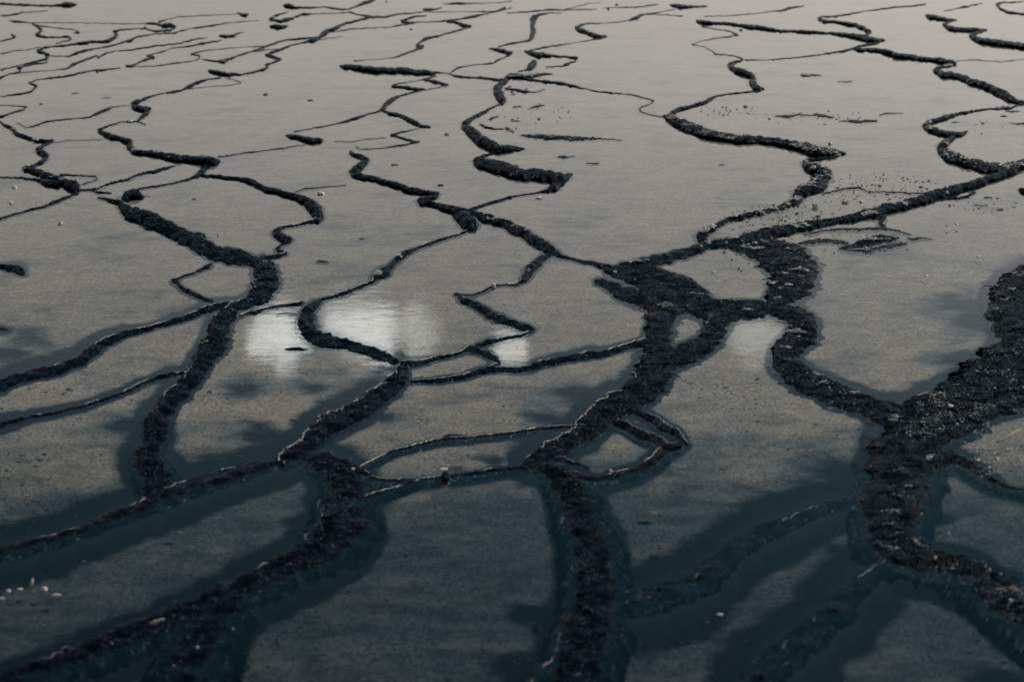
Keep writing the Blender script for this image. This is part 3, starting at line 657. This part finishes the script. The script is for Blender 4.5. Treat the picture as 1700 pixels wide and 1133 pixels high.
ridge('upper bright-lipped spur of the loop right of the dark diagonal trunk', '1030,675,8 1046,681,11 1063,687,13 1093,704,16 1118,718,16 1143,739,7', rim=.6, halo=.4)
ridge('lower spur of the loop right of the dark diagonal trunk', '1010,694,20 1030,708,18 1055,719,18 1088,732,18 1106,744,22 1132,742,10', rim=.4, halo=.4)
ridge('lower side of the loop closing back to the foreground column', '1104,744,20 1095,760,20 1068,778,14 1032,788,16 1002,795,11 977,795,12 955,790,16 935,785,18', rim=.35, halo=.5)
ridge('short lip inside the loop right of the dark diagonal trunk', '918,762,12 935,766,12 954,771,9 972,775,5', rim=.4, halo=.3)
ridge('foreground column ridge dropping from the loop off the bottom edge', '868,772,14 900,776,22 926,788,42 944,812,58 964,850,66 970,878,66 980,905,70 986,941,76 990,979,80 986,1017,84 978,1055,86 967,1093,90 955,1180,100', rim=.15, halo=.8)
ridge('fine bright-lipped line along the left foot of the foreground column', '952,1018,16 945,1035,14 934,1055,14 931,1078,14 920,1100,14 895,1120,14 880,1150,14', rim=.3, halo=1.2, hmul=.7)

# ---------------------------------------------------------------- right side
ridge('black ridge with pale crust winding down from the blob to the right junction', '1270,505,28 1288,515,36 1318,526,36 1340,538,42 1340,552,48 1322,568,54 1304,585,52 1302,603,50 1316,621,48 1346,638,46 1384,655,46 1422,670,44 1452,680,46 1485,692,60', crust=.2, halo=.6)
ridge('broad ridge rising right from the junction to the right edge', '1480,694,44 1523,684,54 1574,668,64 1624,648,84 1670,622,110 1720,600,130', crust=.25, rim=.2, halo=.9)
ridge('tall dark mound cut by the right edge above the junction', '1730,446,20 1700,458,34 1682,474,50 1672,500,72 1684,530,84 1705,560,80 1720,600,80', crust=.25, rim=.25, halo=1.6)
ridge('great black trunk below the right junction', '1485,690,85 1500,712,114 1510,737,132 1500,763,132 1490,790,136 1488,820,132 1478,853,117 1476,880,106 1486,905,93 1510,925,68 1548,936,53', hmul=0.8, crust=.22, rim=.15, halo=.7)
ridge('black branch leaving the trunk for the lower right corner', '1520,926,60 1560,936,54 1599,950,60 1650,978,62 1700,1018,72 1760,1062,80', crust=.15, halo=.7)
ridge('glittering shelf of rock right of the junction', '1505,730,56 1545,720,62 1590,704,58 1640,678,54 1720,645,56', crust=.8, halo=.3)
ridge('thin black ridge edging the pale crusted shelf at the right edge', '1540,765,50 1581,759,26 1612,775,20 1637,794,14 1665,807,9 1710,818,8', crust=.15, halo=.5)
ridge('submerged ridge slanting left from the trunk to the foreground column', '1430,822,12 1400,836,12 1366,842,14 1333,855,16 1295,871,20 1268,880,22 1220,910,24 1182,944,26 1156,968,28 1093,990,32 1042,1003,34', rim=.15, halo=1.4, hmul=.55)
ridge('fine submerged line slanting to the bottom edge at the right', '1480,930,12 1457,941,12 1435,959,16 1409,984,20 1392,1010,24 1359,1037,26 1321,1068,28 1283,1093,30 1250,1150,34', rim=.2, halo=1.6, hmul=.35)

# broad dark patches on the floor of the pools
for x, y, r, e in ((1600, 500, 6, 60), (1655, 520, 30, 50), (60, 560, 5, 50), (20, 590, 6, 40), (120, 590, 4, 24), (400, 640, 4, 28), (210, 700, 10, 40), (520, 640, 4, 30), (430, 715, 16, 34), (360, 760, 5, 30),
                   (960, 650, 10, 34), (905, 690, 10, 30), (1175, 385, 4, 24), (1600, 590, 12, 40), (1560, 640, 4, 34), (1400, 780, 20, 50), (1395, 900, 14, 30), (1300, 1060, 40, 70),
                   (640, 690, 4, 20), (860, 1080, 20, 60), (1250, 850, 10, 50), (1130, 960, 30, 60), (880, 1000, 10, 40), (1560, 850, 5, 30), (1650, 1100, 6, 60), (500, 850, 20, 34), (480, 890, 10, 30), (760, 770, 4, 18), (1380, 1000, 24, 46), (820, 760, 6, 30)):
    splat(x, y, r * 1.5, e * 1.8, e * 1.8, 0, -1, 2.6, .46)

# ---------------------------------------------------------------- stones, chips, flakes, sticks
WH = 'pale chips of crust lying on the flats'
for a in ((100, 370, 11, 6, 'pale flat chip alone on the left flat'), (24, 310, 13, 4, 'pale chip upper of the two at the left edge'),
          (19, 337, 11, 4, 'pale chip lower of the two at the left edge'), (533, 320, 14, 7, 'pale chip below the arched black ridge'),
          (895, 328, 13, 5, 'pale chip right of the dark speck on the centre hairline'), (742, 221, 10, 6, 'tiny white chip left of the hook-shaped ridge'),
          (1378, 238, 8, 6, 'white pebble standing behind the white-crusted ridge'), (1403, 333, 14, 10, 'white pebble with a dark foot on the crust-strewn shelf'),
          (1353, 342, 13, 10, 'white block on dark rock on the crust-strewn shelf'), (1429, 334, 8, 5, 'small white chip right of the white pebble'),
          (1304, 365, 6, 6, 'small white chip on the crust-strewn shelf left part'), (1287, 374, 14, 5, 'flat pale chip left of the small white chip'),
          (1588, 372, 7, 4, 'tiny pale chip on the right flat, right of a pair'), (1572, 375, 8, 3, 'tiny pale chip on the right flat, left of a pair'),
          (1625, 426, 8, 3, 'lone tiny pale chip near the right mound'), (1537, 458, 10, 3, 'lone tiny pale chip in the wide right pool'),
          (185, 300, 4, 3, 'tiny white speck on the twisted hairline at the left'), (363, 390, 5, 4, 'pale speck behind the heavy shaggy ridge'),
          (1185, 451, 12, 2, 'thin white sliver in the small centre-right pool'), (1578, 674, 12, 6, 'pale chip on the broad right ridge'),
          (1589, 704, 6, 6, 'round white pebble on the glittering shelf'), (1640, 705, 4, 4, 'tiny white dot right of the round white pebble'),
          (1654, 762, 11, 8, 'pale pebble on the crusted shelf at the right edge'), (1553, 926, 6, 5, 'white pebble on the lower right black branch'),
          (1636, 941, 4, 4, 'tiny white dot upper on the lower right branch'), (1661, 954, 5, 4, 'tiny white dot lower on the lower right branch'),
          (1678, 998, 9, 6, 'pale chip near the lower right corner'), (1014, 782, 8, 5, 'pale chip in the loop right of the dark trunk'),
          (586, 779, 8, 4, 'white chip at the end of the dark centre ridge'), (328, 1076, 6, 6, 'white pebble on the dark bottom left ridge'),
          (1195, 1021, 12, 4, 'pale sliver in the lower right pool'), (1575, 886, 4, 4, 'tiny pale dot right of the great trunk'),
          (1530, 854, 4, 4, 'white dot on the great trunk'), (642, 1, 5, 3, 'pale speck at the very back centre')):
    lump('stone_chip', a[0], a[1], a[2] * .8, a[3] * .9, a[4], 'stone chip', M_crust, WH, z=0.0 if a[1] < 600 and a[0] < 1480 else 0.02, rot=rng.uniform(-.5, .5))
# cluster of wood and stone at the left edge
CL = 'pale bits of wood and stone at the lower left'
lump('stone_chip', 14, 982, 7, 4, 'leftmost round pale pebble of the cluster at the lower left', 'stone chip', M_crust, CL)
lump('stone_chip', 3, 995, 10, 4, 'reddish pale chip at the left edge below the cluster', 'stone chip', M_wood, CL)
lump('stone_chip', 33, 979, 9, 3, 'flat pale chip beside the round pebble of the lower left cluster', 'stone chip', M_crust, CL)
lump('stone_chip', 74, 978, 8, 8, 'tallest rounded pale stone of the lower left cluster', 'stone chip', M_crust, CL, flat=.8)
lump('wood_chip', 93, 989, 15, 3, 'long flat pale splinter right of the lower left cluster', 'wood chip', M_wood, CL, rot=.3)
def stick(x0, y0, x1, y1, wpx, z0, z1, label, group=None):
    a = unproject(np.array([x0]), np.array([y0]), np.array([z0]))[0]; b_ = unproject(np.array([x1]), np.array([y1]), np.array([z1]))[0]
    pix = np.linalg.norm(a - np.array([0, 0, CAM_H])) / F
    d = b_ - a; L = np.linalg.norm(d); d /= L
    s_ = np.cross(d, [0, 0, 1]); s_ /= np.linalg.norm(s_); u_ = np.cross(s_, d)
    Vs = []; Fs = []; m = 9
    for i in range(m):
        tt = i / (m - 1); r = wpx * pix / 2 * (.35 + .65 * math.sin(math.pi * min(1, .15 + tt * .8))) * (1 + rng.uniform(-.15, .15))
        cc = d * L * tt + s_ * math.sin(tt * 5) * r * .4
        for j in range(7):
            an = j * 6.283 / 7
            Vs.append(tuple(cc + s_ * r * math.cos(an) + u_ * r * math.sin(an)))
    for i in range(m - 1):
        for j in range(7): Fs.append((i * 7 + j, i * 7 + (j + 1) % 7, (i + 1) * 7 + (j + 1) % 7, (i + 1) * 7 + j))
    Fs += [tuple(range(7))[::-1], tuple((m - 1) * 7 + j for j in range(7))]
    o_ = mesh_obj('wood_stick', Vs, Fs, M_wood); o_.location = a
    tag(o_, label, 'stick', group)
stick(50, 975, 55, 961, 6, 0.0, .025, 'short pale stick standing up in the lower left cluster', CL)
stick(250, 1036, 273, 1029, 6, .03, .045, 'pale stick lying on the dark bottom left ridge')
stick(1675, 636, 1684, 630, 4, .05, .07, 'small pale stick on the dark rock at the right edge')
stick(1655, 735, 1695, 714, 4, .03, .06, 'long thin pale twig on the glittering right shelf')
# dark stones
st = lump('dark_stone', 740, 787, 17, 19, 'block-shaped dark stone with a backlit top painted pale on the lower thin rim', 'stone', M_stone, None)
cp = lump('pale_lit_top', 738, 778, 15, 5, None, None, M_crust, None)  # pale lump paints the backlit top of the stone
cp.location = tuple(Vector(cp.location) - Vector(st.location)); cp.location.z = .030; cp.location.y = -.0; cp.parent = st
lump('stone_chip', 819, 474, 7, 10, 'white upright chip at the top of the zigzag ridge in the centre', 'stone chip', M_crust, WH, flat=1.0)
for a in ((162, 463, 3, 3), ):
    pass
dk = 'dark specks of rock scattered on the flats'
for i, (x, y, w, h, lb) in enumerate(((441, 156, 8, 3, 'dark speck left of the pill-shaped bar far back'), (515, 166, 9, 2, 'dark dash behind the pill-shaped bar'),
        (162, 117, 5, 4, 'black bead on the long thin line at the back left'), (68, 172, 6, 2, 'tiny dark dash by the flat hairline loop'),
        (656, 273, 13, 2, 'thin dark dash left of the boot ridge'), (847, 327, 6, 5, 'black bead on the hairline above the dark knot'),
        (601, 396, 10, 2, 'dark dash in the wide left centre pool'), (731, 307, 10, 3, 'dark dash behind the dark knot'),
        (682, 48, 4, 2, 'tiny dark dot behind the knobbly ridge'), (1010, 14, 4, 3, 'dark dot at the back centre'), (1024, 7, 6, 2, 'dark dash at the back centre'),
        (1230, 49, 5, 3, 'dark dot under the long sweeping bar'), (1667, 192, 12, 2, 'dark dash near the right edge far back'),
        (38, 757, 10, 3, 'dark speck upper on the left foreground flat'), (66, 764, 9, 3, 'dark speck beside it on the left foreground flat'), (66, 834, 6, 3, 'dark speck lowest on the left foreground flat'),
        (1080, 852, 22, 3, 'dark splinter in the pale centre foreground pool'), (1098, 905, 20, 2, 'dark thin splinter below the other splinter'),
        (293, 885, 16, 3, 'dark speck right of the pale stain in the left foreground'), (1354, 705, 6, 3, 'dark speck in the pool before the right junction'))):
    lump('rock_speck', x, y, w, h, lb, 'speck', M_stone, dk)

# loose crumbs between the ridges, too many to count
def crumbs(name, label, cat, regions, mat, smin, smax):
    pos = []; size = []
    for (x, y, rx, ry, m, zz) in regions:
        for k in range(m):
            r = math.sqrt(rng.uniform()); a = rng.uniform(0, 6.283)
            p = unproject(np.array([x + rx * r * math.cos(a)]), np.array([y + ry * r * math.sin(a)]), np.array([zz]))[0]
            pos.append(p); size.append(np.linalg.norm(p - np.array([0, 0, CAM_H])) / F * rng.uniform(smin, smax) * (1 if rng.uniform() < .85 else 1.8))
    Vs, Fs = flakes(pos, size)
    o_ = mesh_obj(name, Vs, Fs, mat, None, False); tag(o_, label, cat, None, 'stuff')
crumbs('crust_gravel', 'loose pale crumbs of mineral crust on the shelves at the right', 'gravel',
       ((1265, 368, 80, 18, 170, .001), (1340, 345, 60, 22, 110, .001), (1210, 186, 50, 8, 40, .001), (1450, 330, 90, 25, 60, .001), (1660, 765, 50, 35, 240, .004),
        (1440, 402, 50, 14, 60, .004), (885, 122, 25, 4, 30, .004), (850, 216, 14, 5, 20, .002), (1650, 730, 60, 30, 120, .004), (1290, 355, 30, 12, 60, .001), (1620, 210, 50, 12, 14, .001)), M_crust, .5, 1.5)
crumbs('dark_gravel', 'loose dark crumbs scattered in the shallow water at the right', 'gravel',
       ((1450, 310, 110, 24, 170, .0), (1420, 400, 120, 22, 110, .0), (1290, 358, 80, 20, 130, .0), (1200, 184, 60, 9, 18, .0), (860, 150, 40, 8, 30, .0), (1630, 340, 60, 14, 50, .0), (890, 190, 60, 20, 30, 0), (1350, 195, 110, 12, 50, 0), (1230, 430, 30, 30, 40, 0)), M_stone, .6, 1.8)

def floor_crumbs(name, label, m, mat, smin, smax):
    pos = []; size = []
    while len(pos) < m:
        x = rng.uniform(-40, 1740); y = 1180 - 560 * rng.uniform() ** 1.3
        p = unproject(np.array([x]), np.array([y]), np.array([0.0]))[0]
        if vnoise(np.array([[p[0] * 2.2, p[1] * 2.2, 3.3]]))[0] < rng.uniform(-.5, .5): continue
        p[2] = -depth(p[1]) * .96
        pos.append(p); size.append(np.linalg.norm(p - np.array([0, 0, CAM_H])) / F * rng.uniform(smin, smax) * (1 if rng.uniform() < .93 else 2.2))
    Vs, Fs = flakes(pos, size)
    o_ = mesh_obj(name, Vs, Fs, mat, None, False); tag(o_, label, 'grit', None, 'stuff')
floor_crumbs('pale_grit', 'pale grit lying on the floor of the nearer pools', 2200, M_wood, .3, .9)
floor_crumbs('dark_grit', 'dark grit lying on the floor of the nearer pools', 5200, M_stone, .5, 2.0)

# ---------------------------------------------------------------- floor of the pools
rowsY = np.concatenate([np.geomspace(4.2, 34, 560), np.geomspace(35, 900, 60)])
cols = np.linspace(-1, 1, 521)
GX = cols[None, :] * (rowsY[:, None] * .36 + .6); GY = rowsY[:, None] + 0 * GX
wide = np.clip((rowsY - 34) / 60, 0, 1)[:, None]
GX = GX * (1 + 4 * wide)
gz = -depth(GY) * (1 + .18 * fbm(np.stack([GX * .8, GY * .8, 0 * GX], -1), 3)) + .003 * fbm(np.stack([GX * 9, GY * 9, 0 * GX + 5], -1), 3)
px, py = project(GX, GY, np.zeros_like(GX))
# soften the patch raster a little, then sample it
S = PATCH
for _ in range(2):
    S = (S + np.roll(S, 1, 0) + np.roll(S, -1, 0) + np.roll(S, 1, 1) + np.roll(S, -1, 1)) / 5
fx = (px + MARG) / 2; fy = (py + MARG) / 2
inside = (fx > 1) & (fx < SW - 2) & (fy > 1) & (fy < SH - 2)
ix = np.clip(fx, 0, SW - 2).astype(int); iy = np.clip(fy, 0, SH - 2).astype(int)
tx = np.clip(fx - ix, 0, 1); ty = np.clip(fy - iy, 0, 1)
st_ = (S[iy, ix] * (1 - tx) + S[iy, ix + 1] * tx) * (1 - ty) + (S[iy + 1, ix] * (1 - tx) + S[iy + 1, ix + 1] * tx) * ty
st_ = np.where(inside, st_, 0)
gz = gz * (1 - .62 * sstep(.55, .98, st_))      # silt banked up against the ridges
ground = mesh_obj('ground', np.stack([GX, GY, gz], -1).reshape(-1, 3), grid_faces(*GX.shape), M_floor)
at = ground.data.attributes.new('patch', 'FLOAT', 'POINT'); at.data.foreach_set('value', st_.ravel().astype(np.float32))
tag(ground, 'mottled tan and grey-green floor of the shallow hot spring pools', None, None, 'structure')
# wide surrounding ground, below and round the detailed part
outer = mesh_obj('ground', [(-900, -300, -.12), (900, -300, -.12), (900, 1500, -.12), (-900, 1500, -.12)], [(0, 1, 2, 3)], M_floor, None, False)
tag(outer, 'flat floor of the flats beyond the pools in view', None, None, 'structure')
# water body: a closed sheet of clear water over the floor
bw = [(-880, -280), (880, -280), (880, 1480), (-880, 1480)]
Vs = [(x, y, 0.0) for x, y in bw] + [(x, y, -.5) for x, y in bw]
water = mesh_obj('water', Vs, [(0, 1, 2, 3), (7, 6, 5, 4), (0, 4, 5, 1), (1, 5, 6, 2), (2, 6, 7, 3), (3, 7, 4, 0)], M_water, None, False)
tag(water, 'clear shallow water covering the pools and reflecting the pale sky', None, None, 'structure')
